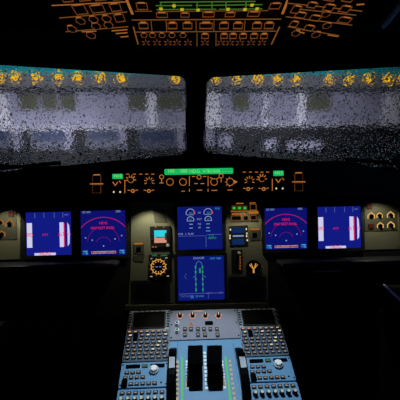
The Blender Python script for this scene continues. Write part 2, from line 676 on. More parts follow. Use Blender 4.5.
# profile (v, w) swept across with outer ends drooping
stations = [(-1.1, -.05), (-.72, -.045), (-.62, -.032), (-.53, 0), (.47, 0), (.56, -.026), (.70, -.04), (1.1, -.05)]
n = len(prof)
vs, fs = [], []
for (x, dz) in stations:
    vs += [(x, p[0] + (dz if 0 < i < 6 else 0), p[1]) for i, p in enumerate(prof)]
for k in range(len(stations) - 1):
    for i in range(n):
        j = (i + 1) % n
        fs.append((k * n + i, (k + 1) * n + i, (k + 1) * n + j, k * n + j))
fs += [tuple(range(n)), tuple(reversed(range((len(stations) - 1) * n, len(stations) * n)))]
mb.add(vs, fs).build('hood', BLACK, gs)
mb = MB()
mb.line([GSF.at(-40, 203), GSF.at(440, 203 - 10)], .006, .0, .004)
GW = .0135   # face of the flush modules on the glareshield


def knob_mesh(r, h, m, name='knob', n=16):
    b = MB().cyl(0, 0, r * 1.15, 0, h * .25, n).cyl(0, 0, r, h * .25, h, n, r * .2)
    return mesh_of(b, name, m)


def ticks(mb, u, v, r0, r1, angs, wd, w0, w1):
    for a in angs:
        ca, sa = math.cos(math.radians(a)), math.sin(math.radians(a))
        mb.line([(u + r0 * ca, v + r0 * sa), (u + r1 * ca, v + r1 * sa)], wd, w0, w1)


sg = GSF.px(200, 180)
lw = sg * .62
w0, w1 = .0035, .0042

# flight control unit
u, v, hw, hh = GSF.rect(158, 166, 238, 194.5)
fcu = thing('flight_control_unit', 'central autopilot control panel with long green readout under the windscreen post', 'control panel', GSF, u, v, 0)
MB().rbox(u, v, hw, hh, 0, .0035, .004).build('face_plate', BLACK, fcu)
u, v, hw, hh = GSF.rect(164.6, 168.6, 233, 174.4)
disp = MB().rbox(u, v, hw, hh, .0035, .0045, .003).build('readout', E_LCD, fcu)
mb = MB()
for x, t in ((171, '100'), (184, '000'), (199, 'HDG  V/S'), (214, '01000'), (227, '- - - -')):
    uu, vv_ = GSF.at(x, 171.6)
    mb.text(t, uu, vv_, sg * 3.4, .0047)
mb.build('digits', E_LCDT, disp)
kn = knob_mesh(sg * 2.2, .016, KEYM)
mk = MB()
for x, y, r in ((170, 182, 3.4), (183, 182, 3.4), (214, 182, 3.4), (230, 182, 3.6)):
    uu, vv_ = GSF.at(x, y)
    put('knob', kn, fcu, uu, vv_, .0035)
    mk.ring(uu, vv_, sg * (r - .28), sg * (r + .28), w0, w1)
uu, vv_ = GSF.at(230, 182)
mk.prism([(uu + sg * 4, vv_ - sg * 2), (uu + sg * 7.5, vv_), (uu + sg * 4, vv_ + sg * 2)], w0, w1)
ticks(mk, uu, vv_, sg * 3.5, sg * 5, (100, 140, 180, 220, 260), lw, w0, w1)
for x in (189.4, 208):
    mk.line(pts(GSF, [(x, 176), (x, 191.5)]), lw, w0, w1)
for x, y in ((161.7, 177), (199, 177.2), (221, 176)):
    uu, vv_ = GSF.at(x, y)
    mk.ring(uu, vv_, sg * 1.7, sg * 2.4, w0, w1, 14)
for a, b in (((161.7, 179), (161.7, 183)), ((159.5, 183), (163.5, 183)), ((192, 176.5), (195, 176.5)), ((203, 176.5), (206, 176.5)),
             ((194.5, 183.6), (197.5, 183.6)), ((200.7, 183.6), (204, 183.6)), ((181.6, 191.2), (184.6, 191.2)), ((197, 190.2), (202, 190.2)),
             ((211.5, 190.4), (217, 190.4)), ((227.5, 190), (232, 190)), ((221, 178), (221, 182)), ((210, 177.5), (213, 179)), ((216.5, 179), (219, 177.5))):
    mk.line(pts(GSF, [a, b]), lw * 1.1, w0, w1)
mk.build('backlit_marking', E_AMBO, fcu)
bt = mesh_of(MB().rbox(0, 0, sg * 2.4, sg * 1.4, 0, .004, .001, .0008), 'button', KEYM)
for x, y in ((177, 189), (199.5, 187.5), (190, 187.5), (207, 187.5), (222, 189)):
    uu, vv_ = GSF.at(x, y)
    put('button', bt, fcu, uu, vv_, .0035)


def efis(side, rect, lcd, row, rowy, k1, k2, sw, vline, small, lab):
    u, v, hw, hh = GSF.rect(*rect)
    T = thing('display_control_panel', lab, 'control panel', GSF, u, v, 0)
    MB().rbox(u, v, hw, hh, 0, .0035, .004).build('face_plate', BLACK, T)
    u, v, hw, hh = GSF.rect(*lcd)
    d = MB().rbox(u, v, hw, hh, .0035, .0045, .002).build('readout', E_LCD, T)
    MB().text('1013', u, v, sg * 3, .0047).build('digits', E_LCDT, d)
    mk = MB()
    for x in row:
        uu, vv_ = GSF.at(x, rowy)
        put('button', bt, T, uu, vv_, .0035)
        mk.line([(uu - sg * 1.3, vv_), (uu + sg * 1.3, vv_)], lw * 1.1, .0077, .0080)
    for (x, y), full in ((k1, False), (k2, True)):
        uu, vv_ = GSF.at(x, y)
        put('knob', kn, T, uu, vv_, .0035)
        if full:
            ticks(mk, uu, vv_, sg * 2.8, sg * 5, (20, 55, 90, 125, 160, 200, 340), lw * 1.1, w0, w1)
        else:
            ticks(mk, uu, vv_, sg * 2.6, sg * 5, (0, 40, 75, 110, 150, 185), lw * 1.3, w0, w1)
            mk.ring(uu, vv_, sg * 2.2, sg * 3.0, w0, w1, 14)
    mk.line(pts(GSF, [vline[0], vline[1]]), lw, w0, w1)
    for (x, y) in sw:
        uu, vv_ = GSF.at(x, y)
        mk.ring(uu, vv_, sg * 1.0, sg * 1.9, w0, w1, 12)
        mk.line([(uu - sg * 5, vv_ + sg), (uu - sg * 2.5, vv_ + sg * .4)], lw, w0, w1)
        mk.line([(uu + sg * 5, vv_ + sg), (uu + sg * 2.5, vv_ + sg * .4)], lw, w0, w1)
    (a, b, c2, d2) = small
    mk.line(pts(GSF, [(a - 2.5, b - 1), (a, b + 2.5), (a + 2.5, b - 1)]), lw * 1.2, w0, w1)
    mk.line(pts(GSF, [(a + 4, b - 2), (a + 5.5, b)]), lw * 1.2, w0, w1)
    mk.build('backlit_marking', E_AMBO, T)
    m2 = MB()
    for x in (c2, c2 + 6.4):
        uu, vv_ = GSF.at(x, d2)
        m2.cyl(uu, vv_, sg * .9, w0, w1, 8)
        put('selector', sel, T, uu, vv_ + sg * 4, .0035)
    m2.build('indicator_dot', E_KEYW, T)


sel = knob_mesh(sg * 1.5, .010, KEYM, 'selector', 12)
efis('left', (110, 170.5, 157, 195.5), (112.6, 174, 123, 179), (128, 134.6, 141, 147, 153), 174.3, (131, 180), (149.4, 182), ((133, 191), (149, 191)),
     ((125, 180), (125, 193)), (115.5, 183, 114, 192), 'left display control panel with small green readout at its left end')
efis('right', (240, 168, 286, 192.5), (273, 170.8, 283.2, 176), (244, 250, 256, 261.5, 267), 172.3, (261.5, 179), (249.3, 181), ((248, 189), (263.5, 189)),
     ((272, 179), (272, 190.5)), (278, 180, 276, 188.5), 'right display control panel with small green readout at its right end')
for (x, y, lab) in ((97, 183.5, 'leftmost glareshield warning button panel with amber outlined square'), (298.3, 181.5, 'rightmost glareshield warning button panel with amber outlined square')):
    u, v, hw, hh = GSF.rect(x - 7, y - 10, x + 7, y + 10)
    T = thing('warning_button_panel', lab, 'warning light', GSF, u, v, 0)
    MB().rbox(u, v, hw, hh, 0, .0035, .003).build('face_plate', BLACK, T)
    for dy in (-4, 5.5):
        uu, vv_ = GSF.at(x, y + dy)
        p = MB().rbox(uu, vv_, sg * 3.8, sg * 3.8, .0035, .007, .001, .001).build('button', REDCAP if dy < 0 else KEYM, T)
        MB().outline(uu, vv_, sg * 4.2, sg * 4, sg * .55, .0035, .0045).build('backlit_rim', E_AMBD, p)
    mk = MB()
    MB().line(pts(GSF, [(x - 3, y - 8.6), (x + 3, y - 8.7)]), lw * 1.5, w0, w1).build('backlit_legend', E_AMBO, T)
    mk.line(pts(GSF, [(x - 6.3, y + .5), (x + 6.3, y + .4)]), lw * 1.4, .0046, .0056)
    mk.build('backlit_marking', E_AMBO, T)

# ------------------------------------------------------------------ main instrument panel
sm = MIP.px(200, 250)
mip = thing('instrument_panel', 'dark main instrument panel carrying the six blue displays', 'instrument panel', MIP, 0, -.2)
a, b = MIP.at(-70, 196), MIP.at(470, 306)
MB().box((a[0] + b[0]) / 2, (.004 + b[1]) / 2, (b[0] - a[0]) / 2, (.004 - b[1]) / 2, -.03, 0).build('backing_plate', BLACK, mip)


def plate(name, poly, m, w0=0.0, w1=.003, T=mip, label=None):
    o = MB().prism(list(reversed(pts(MIP, poly))), w0, w1, .0012).build(name, m, T)
    if label:
        o['label'] = label
    return o


plate('centre_plate', [(131, 199), (176, 199), (176, 303), (128, 304), (131, 262)], OLIVE)
plate('centre_plate', [(225.5, 199), (262, 199), (262.5, 255), (268, 262), (268, 301), (225.5, 302)], OLIVE)
plate('side_plate', [(-40, 208), (21, 209), (20.5, 259), (-40, 262)], OLIVE)
plate('side_plate', [(361, 200), (399, 199), (400, 249), (362, 250)], OLIVE)
plate('lower_lip', [(126, 304.3), (268.5, 301.8), (269, 306.6), (125.5, 309)], OLIVED, 0, .016)
sc = mesh_of(MB().cyl(0, 0, sm * .7, 0, .0012, 8), 'screw', METAL)
for x, y in ((133.5, 201.5), (174, 260), (133.5, 258), (227.5, 260), (260, 225), (262, 258), (18.5, 255), (18.5, 212), (364, 247), (397, 246), (132, 301), (171, 300), (228, 299), (265, 298)):
    uu, vv_ = MIP.at(x, y)
    put('screw', sc, mip, uu, vv_, .003)
plate('tape_strip', [(153, 209.5), (165, 209.5), (168, 223), (155, 223)], OLIVED, .003, .004)


def display(name, lab, x0, y0, x1, y1, em, bez=3.2):
    u, v, hw, hh = MIP.rect(x0, y0, x1, y1)
    T = thing(name, lab, 'display', MIP, u, v, 0)
    B = sm * bez
    b = MB()
    b.rbox(u, v, hw + B, hh + B, 0, .006, .006)
    b.frame(rrect(u, v, hw + B, hh + B, .006), rrect(u, v, hw + .0008, hh + .0008, .003), .006, .011)
    b.build('bezel', BLACK, T)
    MB().rbox(u, v, hw, hh, .006, .0068, .003).build('screen', em, T)
    return T, u, v, hw, hh


A0, A1 = .0068, .0072
TW = .0073


def pfd(lab, x0, y0, x1, y1):
    T, u, v, hw, hh = display('primary_flight_display', lab, x0, y0, x1, y1, E_PFD)
    X = lambda f: u - hw + 2 * hw * f
    Y = lambda f: v + hh - 2 * hh * f
    o = MB().box(X(.075), Y(.53), hw * .115, hh * .57, A0, A1).build('airspeed_tape', E_LAV, T)
    MB().text('SPD', X(.08), Y(.53), sm * 3.6, TW, .7).build('red_flag', E_RED, o)
    o = MB().box(X(.785), Y(.53), hw * .09, hh * .57, A0, A1).build('altitude_tape', E_LAV, T)
    MB().text('ALT', X(.78), Y(.53), sm * 3.6, TW, .7).box(X(.845), Y(.53), hw * .018, hh * .55, A1, A1 + .0002).build('red_flag', E_RED, o)
    b = MB().prism([(X(.915), Y(.25)), (X(.915), Y(.80)), (X(.955), Y(.74)), (X(.965), Y(.53)), (X(.955), Y(.32))], A0, A1)
    o = b.build('vertical_speed_scale', E_LAV, T)
    MB().text('V/S', X(.945), Y(.53), sm * 2, TW).build('red_flag', E_RED, o)
    o = MB().box(X(.41), Y(.97), hw * .47, hh * .055, A0, A1).build('heading_tape', E_LAV, T)
    MB().text('HDG', X(.41), Y(.97), sm * 3.0, TW, 1.2).build('red_flag', E_RED, o)
    MB().text('ATT', X(.42), Y(.53), sm * 2.2, TW).build('attitude_flag', E_RED, T)
    b = MB()
    for f in (.20, .40, .63, .82):
        b.line([(X(f), Y(.02)), (X(f), Y(.13))], sm * .6, A0, A1)
    b.line([(X(.86), Y(.07)), (X(.93), Y(.07))], sm * 1.2, A0, A1)
    b.build('mode_column_line', E_WHTD, T)


def nd(lab, x0, y0, x1, y1):
    T, u, v, hw, hh = display('navigation_display', lab, x0, y0, x1, y1, E_ND)
    X = lambda f: u - hw + 2 * hw * f
    Y = lambda f: v + hh - 2 * hh * f
    b = MB()
    r = hw * 1.30
    b.line(arc(u, Y(.15) - r, r, 41, 139, 26), sm * .6, A0, A1)
    b.build('compass_arc', E_ARC, T)
    b = MB()
    b.line(arc(u, Y(.72), hw * .72, 5, 175, 18), sm * .45, A0, A1)
    b.line(arc(u, Y(.76), hw * .34, 20, 160, 10), sm * .45, A0, A1)
    b.build('range_arc', E_ARCD, T)
    b = MB().text('HDG', u, Y(.285), sm * 2.6, TW).text('MAP NOT AVAIL', u - hw * .02, Y(.395), sm * 2.6, TW, .86)
    b.build('red_message', E_RED, T)
    b = MB()
    for fx, fy in ((.1, .60), (.25, .655), (.76, .64), (.91, .57), (.5, .79)):
        MB().box(X(fx), Y(fy), sm * .6, sm * .6, A0, A1).build('waypoint_symbol', E_WHT, T)
    b.text('GS 000', X(.13), Y(.035), sm * 2, TW).text('000', X(.84), Y(.03), sm * 2.2, TW)
    b.build('white_readout', E_WHT, T)
    b = MB()
    for fx in (.09, .91):
        b.line([(X(fx - .05), Y(.90)), (X(fx + .05), Y(.90))], sm * 1, A0, A1)
        b.line([(X(fx), Y(.90)), (X(fx + .04), Y(.97))], sm * 1, A0, A1)
        b.text('VOR', X(fx), Y(.955), sm * 2, TW)
    b.build('cyan_readout', E_CYAN, T)
    b = MB().outline(u, Y(.935), hw * .55, hh * .05, sm * .35, A0, A1)
    b.text('GPS PRIMARY LOST', u, Y(.935), sm * 2.1, TW, .82)
    b.build('boxed_message', E_PINK, T)


pfd('outer left display with pale vertical tapes and red flags', 27, 212, 72, 255)
nd('inner left display with red arcs and red message', 81.5, 210.5, 126, 255)
nd('inner right display with red arcs and red message', 264.5, 208, 306.5, 249)
pfd('outer right display with pale vertical tapes and red flags', 317, 206.5, 360, 248)

T, u, v, hw, hh = display('engine_display', 'upper centre display with round engine gauges and green text', 177.8, 206.5, 222, 249, E_SD)
X = lambda f: u - hw + 2 * hw * f
Y = lambda f: v + hh - 2 * hh * f
for fx in (.29, .69):
    g = MB().line(arc(X(fx), Y(.15), hw * .19, -10, 200, 16), sm * .7, A0, A1).line([(X(fx) - hw * .15, Y(.19)), (X(fx) + hw * .15, Y(.19))], sm * .5, A0, A1).build('gauge', E_WHT, T)
    MB().text('00.0', X(fx) + hw * .06, Y(.155), sm * 2.1, TW).build('green_digits', E_SYM, g)
    g = MB().line(arc(X(fx), Y(.31), hw * .15, -20, 200, 14), sm * .7, A0, A1).line([(X(fx) - hw * .13, Y(.335)), (X(fx) + hw * .13, Y(.335))], sm * .5, A0, A1).build('gauge', E_WHT, T)
    MB().text('00', X(fx), Y(.31), sm * 1.9, TW).build('green_digits', E_SYM, g)
    MB().line(arc(X(fx), Y(.15), hw * .2, -12, 20, 5), sm * .8, A1, A1 + .0002).build('red_limit', E_RED, g)
b = MB()
for t, y in (('N1', .15), ('EGT', .30), ('N2', .41), ('FF', .50)):
    b.text(t, X(.49), Y(y), sm * 1.9, TW)
for y in (.41, .50):
    for fx in (.3, .68):
        b.box(X(fx), Y(y), sm * 1.7, sm * .35, A0, A1)
b.text('FOB', X(.06), Y(.64), sm * 1.9, TW).text('S  FLAP', X(.26), Y(.64), sm * 1.9, TW)
b.build('white_label', E_WHT, T)
b = MB().line([(X(.0), Y(.685)), (X(.60), Y(.685))], sm * .45, A0, A1).line([(X(.66), Y(.66)), (X(.98), Y(.66))], sm * .45, A0, A1)
b.line([(X(.63), Y(.68)), (X(.63), Y(.95))], sm * .5, A0, A1)
b.build('divider_line', E_WHTD, T)
MB().text('T.O', X(.75), Y(.69), sm * 2.1, TW).text('MEMO', X(.77), Y(.75), sm * 2.1, TW).build('green_memo', E_SYM, T)
MB().text('FLX', X(.90), Y(.06), sm * 2.0, TW).line([(X(.64), Y(.575)), (X(.73), Y(.575))], sm * .7, A0, A1).build('cyan_readout', E_CYAN, T)

T, u, v, hw, hh = display('system_display', 'lower centre display with green aircraft outline', 178, 255.8, 224, 299.5, E_SD)
X = lambda f: u - hw + 2 * hw * f
Y = lambda f: v + hh - 2 * hh * f
MB().text('DOOR', X(.46), Y(.05), sm * 2.2, TW, 1.2).build('title', E_WHT, T)
b = MB()
fw = .075
b.line([(X(.46 - fw), Y(.82)), (X(.46 - fw), Y(.24)), (X(.46 - .05), Y(.15)), (X(.46), Y(.11)), (X(.46 + .05), Y(.15)), (X(.46 + fw), Y(.24)), (X(.46 + fw), Y(.82))], sm * .6, A0, A1)
b.line([(X(.46 - fw), Y(.44)), (X(.33), Y(.48))], sm * .6, A0, A1).line([(X(.46 + fw), Y(.44)), (X(.60), Y(.48))], sm * .6, A0, A1)
b.build('aircraft_outline', E_SYMD, T)
b = MB()
for y in (.25, .36, .52, .64, .76):
    for sx in (-1, 1):
        b.box(X(.46 + sx * fw), Y(y), sm * .7, sm * 1.2, A1, A1 + .0003)
b.box(X(.48), Y(.33), sm * .8, sm * 2.4, A0, A1)
b.build('door_symbol', E_SYM, T)
b = MB().line([(X(.02), Y(.85)), (X(.98), Y(.85))], sm * .5, A0, A1).line([(X(.65), Y(.86)), (X(.65), Y(.97))], sm * .4, A0, A1)
b.line(arc(X(.21), Y(.45), hw * .12, 110, 250, 8), sm * .35, A0, A1)
b.text('TAT', X(.10), Y(.91), sm * 2.2, TW).text('SAT', X(.22), Y(.91), sm * 2, TW).text('GW', X(.67), Y(.85), sm * 2, TW).text('KG', X(.92), Y(.85), sm * 2, TW)
b.build('white_readout', E_WHTD, T)
MB().text('OXY 1850', X(.82), Y(.065), sm * 1.8, TW).build('cyan_readout', E_CYAN, T)
MB().text('23 H 56', X(.46), Y(.915), sm * 1.8, TW).build('cyan_readout', E_CYAN, T)
MB().box(X(.30), Y(.92), sm * 1.5, sm * 1.5, A0, A1).build('cyan_block', E_BLK, T)

# standby horizon
u, v, hw, hh = MIP.rect(150.5, 226, 171, 248)
T = thing('standby_horizon', 'small square standby instrument with cyan over tan screen', 'instrument', MIP, u, v)
MB().rbox(u, v, hw, hh, .003, .010, .004, .002).build('case', BLACK, T)
u, v, hw, hh = MIP.rect(154.5, 230, 166.6, 242.5)
MB().box(u, v + hh * .45, hw, hh * .55, .010, .0108).build('sky_half', E_SKY, T)
MB().box(u, v - hh * .55, hw, hh * .45, .010, .0108).build('ground_half', E_GND, T)
MB().box(u + hw * .9, v, sm * 1.0, hh * .55, .0108, .0112).box(u, v - hh * .12, hw * .7, sm * .4, .0108, .0112).build('scale_window', OLIVED, T)
for x, y in ((152.5, 234), (152.5, 239)):
    uu, vv_ = MIP.at(x, y)
    put('button', mesh_of(MB().box(0, 0, sm * .8, sm * .8, 0, .003), 'button', KEYM), T, uu, vv_, .010)
uu, vv_ = MIP.at(168, 245)
put('knob', knob_mesh(sm * 1.5, .010, CREAM), T, uu, vv_, .010)
mk = MB()
for x, y in ((153, 246.6), (156, 246.6), (156, 226.8), (164, 226.8)):
    uu, vv_ = MIP.at(x, y)
    mk.box(uu, vv_, sm * .9, sm * .5, .010, .0106)
mk.build('backlit_marking', E_AMB, T)

# compass gauge
u, v, hw, hh = MIP.rect(149, 254, 171, 278)
T = thing('compass_gauge', 'round black gauge ringed with amber ticks below the standby horizon', 'instrument', MIP, u, v)
MB().rbox(u, v, hw, hh, .003, .008, .004, .0015).build('case', BLACK, T)
uu, vv_ = MIP.at(158.6, 266.3)
MB().ring(uu, vv_, sm * 9.3, sm * 10.3, .008, .013, 28).build('rim', KEYM, T)
MB().cyl(uu, vv_, sm * 9.3, .008, .0086, 28).build('dial', GLOSS, T)
b = MB().ring(uu, vv_, sm * 6.6, sm * 7.5, .0086, .0092, 28)
ticks(b, uu, vv_, sm * 4.8, sm * 6.8, range(0, 360, 30), sm * .9, .0086, .0092)
ticks(b, uu, vv_, sm * 7.5, sm * 8.6, range(15, 360, 30), sm * .6, .0086, .0092)
b.build('tick_ring', E_TICK, T)
b = MB().line([(uu - sm * 2.6, vv_), (uu - sm * 1, vv_)], sm * 1.2, .0092, .0098).line([(uu + sm * 1, vv_), (uu + sm * 2.6, vv_)], sm * 1.2, .0092, .0098)
b.build('needle', E_WHTD, T)
b = MB()
for x0_, x1_ in ((152.5, 157), (161, 167)):
    q0, q1 = MIP.at(x0_, 255.3), MIP.at(x1_, 255)
    b.line([q0, q1], sm * 1.3, .008, .0087)
b.build('green_flag', emi('dim_green_flag', (28, 96, 52)), T)
b = MB()
for x, y in ((152, 258.2), (166.5, 257.6), (151.5, 276), (168, 275.5)):
    uu, vv_ = MIP.at(x, y)
    b.box(uu, vv_, sm * 1.2, sm * .5, .008, .0086)
b.build('corner_marking', E_KEY, T)


def selector(x0, y0, x1, y1, lab):
    u, v, hw, hh = MIP.rect(x0, y0, x1, y1)
    T = thing('selector_switch', lab, 'switch', MIP, u, v)
    MB().rbox(u, v, hw, hh, .003, .006, .002, .001).build('face_plate', OLIVED, T)
    MB().box(u, v + hh * .82, hw * .9, sm * .7, .006, .0066).build('backlit_marking', E_AMB, T)
    MB().rbox(u, v - hh * .15, sm * 2.2, sm * 2.3, .006, .008, .002, .001).build('cap', GLOSS, T)


selector(133.5, 242.5, 144, 254, 'small square selector with amber bar on left olive plate')
selector(249, 228, 260, 240, 'small square selector with amber bar on right olive plate')
plate('pocket', [(133, 255), (145, 255), (143, 262), (134, 261)], OLIVED, .003, .005)
for lab, r in (('black blank panel below the compass gauge', (131.5, 279.8, 169.5, 303)), ('black blank panel below the gear lever', (229, 275.8, 265.5, 300.2))):
    u, v, hw, hh = MIP.rect(*r)
    T = thing('blank_panel', lab, 'panel', MIP, u, v)
    MB().rbox(u, v, hw, hh, .003, .007, .003, .001).build('face_plate', BLACK, T)
    b = MB()
    for k in range(6):
        b.box(u, v + hh * (-.6 + .24 * k), hw * .8, sm * .3, .007, .0078)
    b.build('rib', GLOSS, T)
    for sx in (-1, 1):
        for sy in (-1, 1):
            put('screw', sc, T, u + sx * hw * .92, v + sy * hh * .88, .007)

# landing gear panel
u, v, hw, hh = MIP.rect(229.5, 201.5, 258, 222)
T = thing('landing_gear_panel', 'amber lit panel with three green lamps right of the upper centre display', 'control panel', MIP, u, v)
MB().rbox(u, v, hw, hh, .003, .006, .002, .001).build('face_plate', OLIVED, T)
gm, gmr = mesh_of(MB().rbox(0, 0, sm * 1.3, sm * 1.2, 0, .002, .001), 'green_lamp', E_GREEN), mesh_of(MB().outline(0, 0, sm * 2.3, sm * 2.4, sm * .4, 0, .0012), 'lamp_rim', E_AMBD)
for x in (233.8, 239.2, 244.6):
    uu, vv_ = MIP.at(x, 208)
    put('green_lamp', gm, T, uu, vv_, .006, [('lamp_rim', gmr)])
for (x0_, y0_, x1_, y1_) in ((231, 215.5, 241, 220.5), (243, 215.5, 248, 220.5), (249.5, 204, 256, 210), (250, 215, 256, 220)):
    uu, vv_, a_, b_ = MIP.rect(x0_, y0_, x1_, y1_)
    o = MB().box(uu, vv_, a_, b_, .006, .008).build('button', GLOSS, T)
    MB().outline(uu, vv_, a_, b_, sm * .6, .008, .0086).build('backlit_rim', E_LIN, o)
mk = MB()
for a_, b_, k in (((236, 203.5), (243, 203.3), 1.0), ((230.5, 211.4), (257, 210.8), .8), ((232, 214), (245, 213.7), 1.6), ((249, 212.8), (257.5, 212.5), 2.4), ((249.5, 203), (255, 202.8), .9)):
    mk.line(pts(MIP, [a_, b_]), sm * k, .006, .0068)
mk.build('backlit_marking', E_AMB, T)
# clock
u, v, hw, hh = MIP.rect(229.5, 225.5, 248, 246)
T = thing('clock', 'small digital clock with dark blue windows and white band', 'clock', MIP, u, v)
MB().rbox(u, v, hw, hh, .003, .006, .003, .001).build('face_plate', BLACK, T)
for y0_, y1_, m in ((227.5, 233, E_NAVY), (238.5, 244.5, E_NAVY)):
    uu, vv_, a_, b_ = MIP.rect(232, y0_, 244, y1_)
    MB().rbox(uu, vv_, a_, b_, .006, .007, .001).build('readout_window', m, T)
uu, vv_ = MIP.at(238, 235.8)
MB().box(uu, vv_, sm * 5.5, sm * .7, .006, .007).build('white_band', E_WHT, T)
mk = MB()
for x, y in ((230.2, 229.5), (229.8, 235.5), (229.8, 238), (246, 229), (246.6, 233.3), (246.4, 236), (247, 240)):
    uu, vv_ = MIP.at(x, y)
    MB().box(uu, vv_, sm * .6, sm * .9, .006, .007).build('backlit_marking', E_KEYW, T)
# gear lever
u, v, hw, hh = MIP.rect(231.5, 249.5, 242.5, 272.5)
T = thing('gear_lever', 'landing gear lever in dark slot, right of the lower centre display', 'lever', MIP, u, v)
MB().rbox(u, v, hw, hh, .003, .006, .003, .001).build('slot_plate', BLACK, T)
uu, vv_ = MIP.at(238.6, 261)
MB().box(uu, vv_, sm * .8, sm * 8, .006, .016, .001).build('lever_arm', mat('red_brown_lever', (150, 72, 52), .5), T)
uu, vv_ = MIP.at(238.6, 252.5)
MB().cyl(uu, vv_, sm * 1.7, .010, .024, 14, .002).build('lever_knob', CREAM, T)
b = MB()
for k in range(5):
    uu, vv_ = MIP.at(239.6, 256 + 3 * k)
    b.box(uu, vv_, sm * .5, sm * .7, .016, .0165)
b.build('backlit_marking', E_LEG, T)
# brake gauge
uu, vv_ = MIP.at(253.2, 267.2)
T = thing('brake_pressure_gauge', 'small round black gauge with glowing forked needles beside the gear lever', 'instrument', MIP, uu, vv_)
MB().cyl(uu, vv_, sm * 7.6, .003, .007, 24).ring(uu, vv_, sm * 6.6, sm * 7.6, .007, .010, 24).build('case', BLACK, T)
MB().cyl(uu, vv_, sm * 6.6, .007, .0076, 24).build('dial', GLOSS, T)
b = MB()
for a_ in (40, 62, 118, 140):
    ca, sa = math.cos(math.radians(a_)), math.sin(math.radians(a_))
    b.line([(uu + sm * .3 * ca, vv_ - sm * 1.5), (uu + sm * 5.2 * ca, vv_ + sm * 5.2 * sa - sm * .5)], sm * .9, .0076, .0084)
b.line([(uu, vv_ - sm * 1), (uu, vv_ - sm * 5)], sm * 1.8, .0076, .0084)
b.build('needle', E_TICK, T)


# side switch panels
def switch_panel(lab, rect, sw, dark, hot):
    u, v, hw, hh = MIP.rect(*rect)
    T = thing('switch_panel', lab, 'switch panel', MIP, u, v)
    MB().rbox(u, v, hw, hh, .003, .005, .003, .001).build('face_plate', OLIVED, T)
    for (x, y, s_) in sw:
        uu, vv_ = MIP.at(x, y)
        o = MB().cyl(uu, vv_, sm * 1.7, .005, .013, 12, .001).build('toggle_switch', GLOSS, T)
        b = MB()
        b.line([(uu - sm * s_, vv_ - sm * s_ * .7), (uu - sm * s_, vv_ + sm * .8), (uu, vv_ + sm * s_), (uu + sm * s_, vv_ + sm * .8), (uu + sm * s_, vv_ - sm * s_ * .7)], sm * .9, .005, .0058)
        b.build('backlit_rim', hot, o)
    for (x, y) in dark:
        uu, vv_ = MIP.at(x, y)
        o = MB().rbox(uu, vv_, sm * 2.6, sm * 2.6, .005, .009, .001, .001).build('button', REDCAP, T)
    return T


T = switch_panel('olive switch panel at far left edge with amber outlined switches', (-22, 210.5, 17.5, 240), ((1, 222.5, 3), (10.5, 223.5, 4), (2.5, 234, 3), (-10, 223, 3)), ((12, 214),), E_AMB)
T = switch_panel('olive switch panel at far right with five glowing cream switches', (364, 202, 396.5, 231), ((370.5, 216, 3.4), (378.8, 215.5, 2.8), (389.8, 215, 3.4), (379.5, 225.5, 3), (390, 225, 3.4)), ((368.5, 206.2), (370, 226)), E_AMBB)

# lower ledges and tray tables under the displays
for lab, x0, x1, y in (('dark pull-out tray table under the two left displays', -60, 120, 262), ('dark pull-out tray table under the two right displays', 276, 460, 257)):
    yl, yr = y + 2.5, y - 1.5
    u0, v0 = MIP.at(x0, yl)
    u1, v1 = MIP.at(x1, yr)
    vm = (v0 + v1) / 2 - .006
    T = thing('tray_table', lab, 'table', MIP, (u0 + u1) / 2, vm)
    MB().rbox((u0 + u1) / 2, vm, (u1 - u0) / 2, .009, 0, .075, .008, .004).build('table_top', KEYM, T)
    MB().rbox((u0 + u1) / 2, vm - .027, (u1 - u0) / 2 - .02, .016, 0, .045, .008, .004).build('drawer_front', BLACK, T)
    cu = (u0 + u1) / 2
    cu = cu + (.17 if cu < 0 else -.17)
    MB().rbox(cu, vm - .028, .05, .004, .045, .055, .003, .001).build('pull_handle', GREYM, T)

# ------------------------------------------------------------------ pedestal
ped = thing('centre_pedestal', 'blue centre pedestal between the seats carrying thrust levers', 'pedestal', PED, 0, 0)
HALF = .2415
vtop = PED.at(200, 309.5)[1]
vbot = -.36
poly = [(-HALF, vbot), (HALF, vbot), (HALF, vtop), (-HALF, vtop)]
MB().prism(poly, -.03, 0, .004).build('top_plate', BLUEP, ped)
mb = MB()
vs = [(x, v_, w_) for x in (-HALF + .004, HALF - .004) for (v_, w_) in ((vbot, -.03), (vtop, -.03), (vtop - .28, -.52), (vbot - .10, -.36))]
mb.add(vs, [(0, 1, 2, 3), (7, 6, 5, 4), (0, 4, 5, 1), (1, 5, 6, 2), (2, 6, 7, 3), (3, 7, 4, 0)])
mb.build('side_body', LINER, ped)
sp = PED.px(200, 350)


def dir_v(y):
    return PED.at(200, y)[1]


def prect(x0, y0, x1, y1, w=0.0):
    return PED.rect(x0, y0, x1, y1, w)


scp = mesh_of(MB().cyl(0, 0, sp * .75, 0, .0015, 8), 'screw', GLOSS)
MW = .006


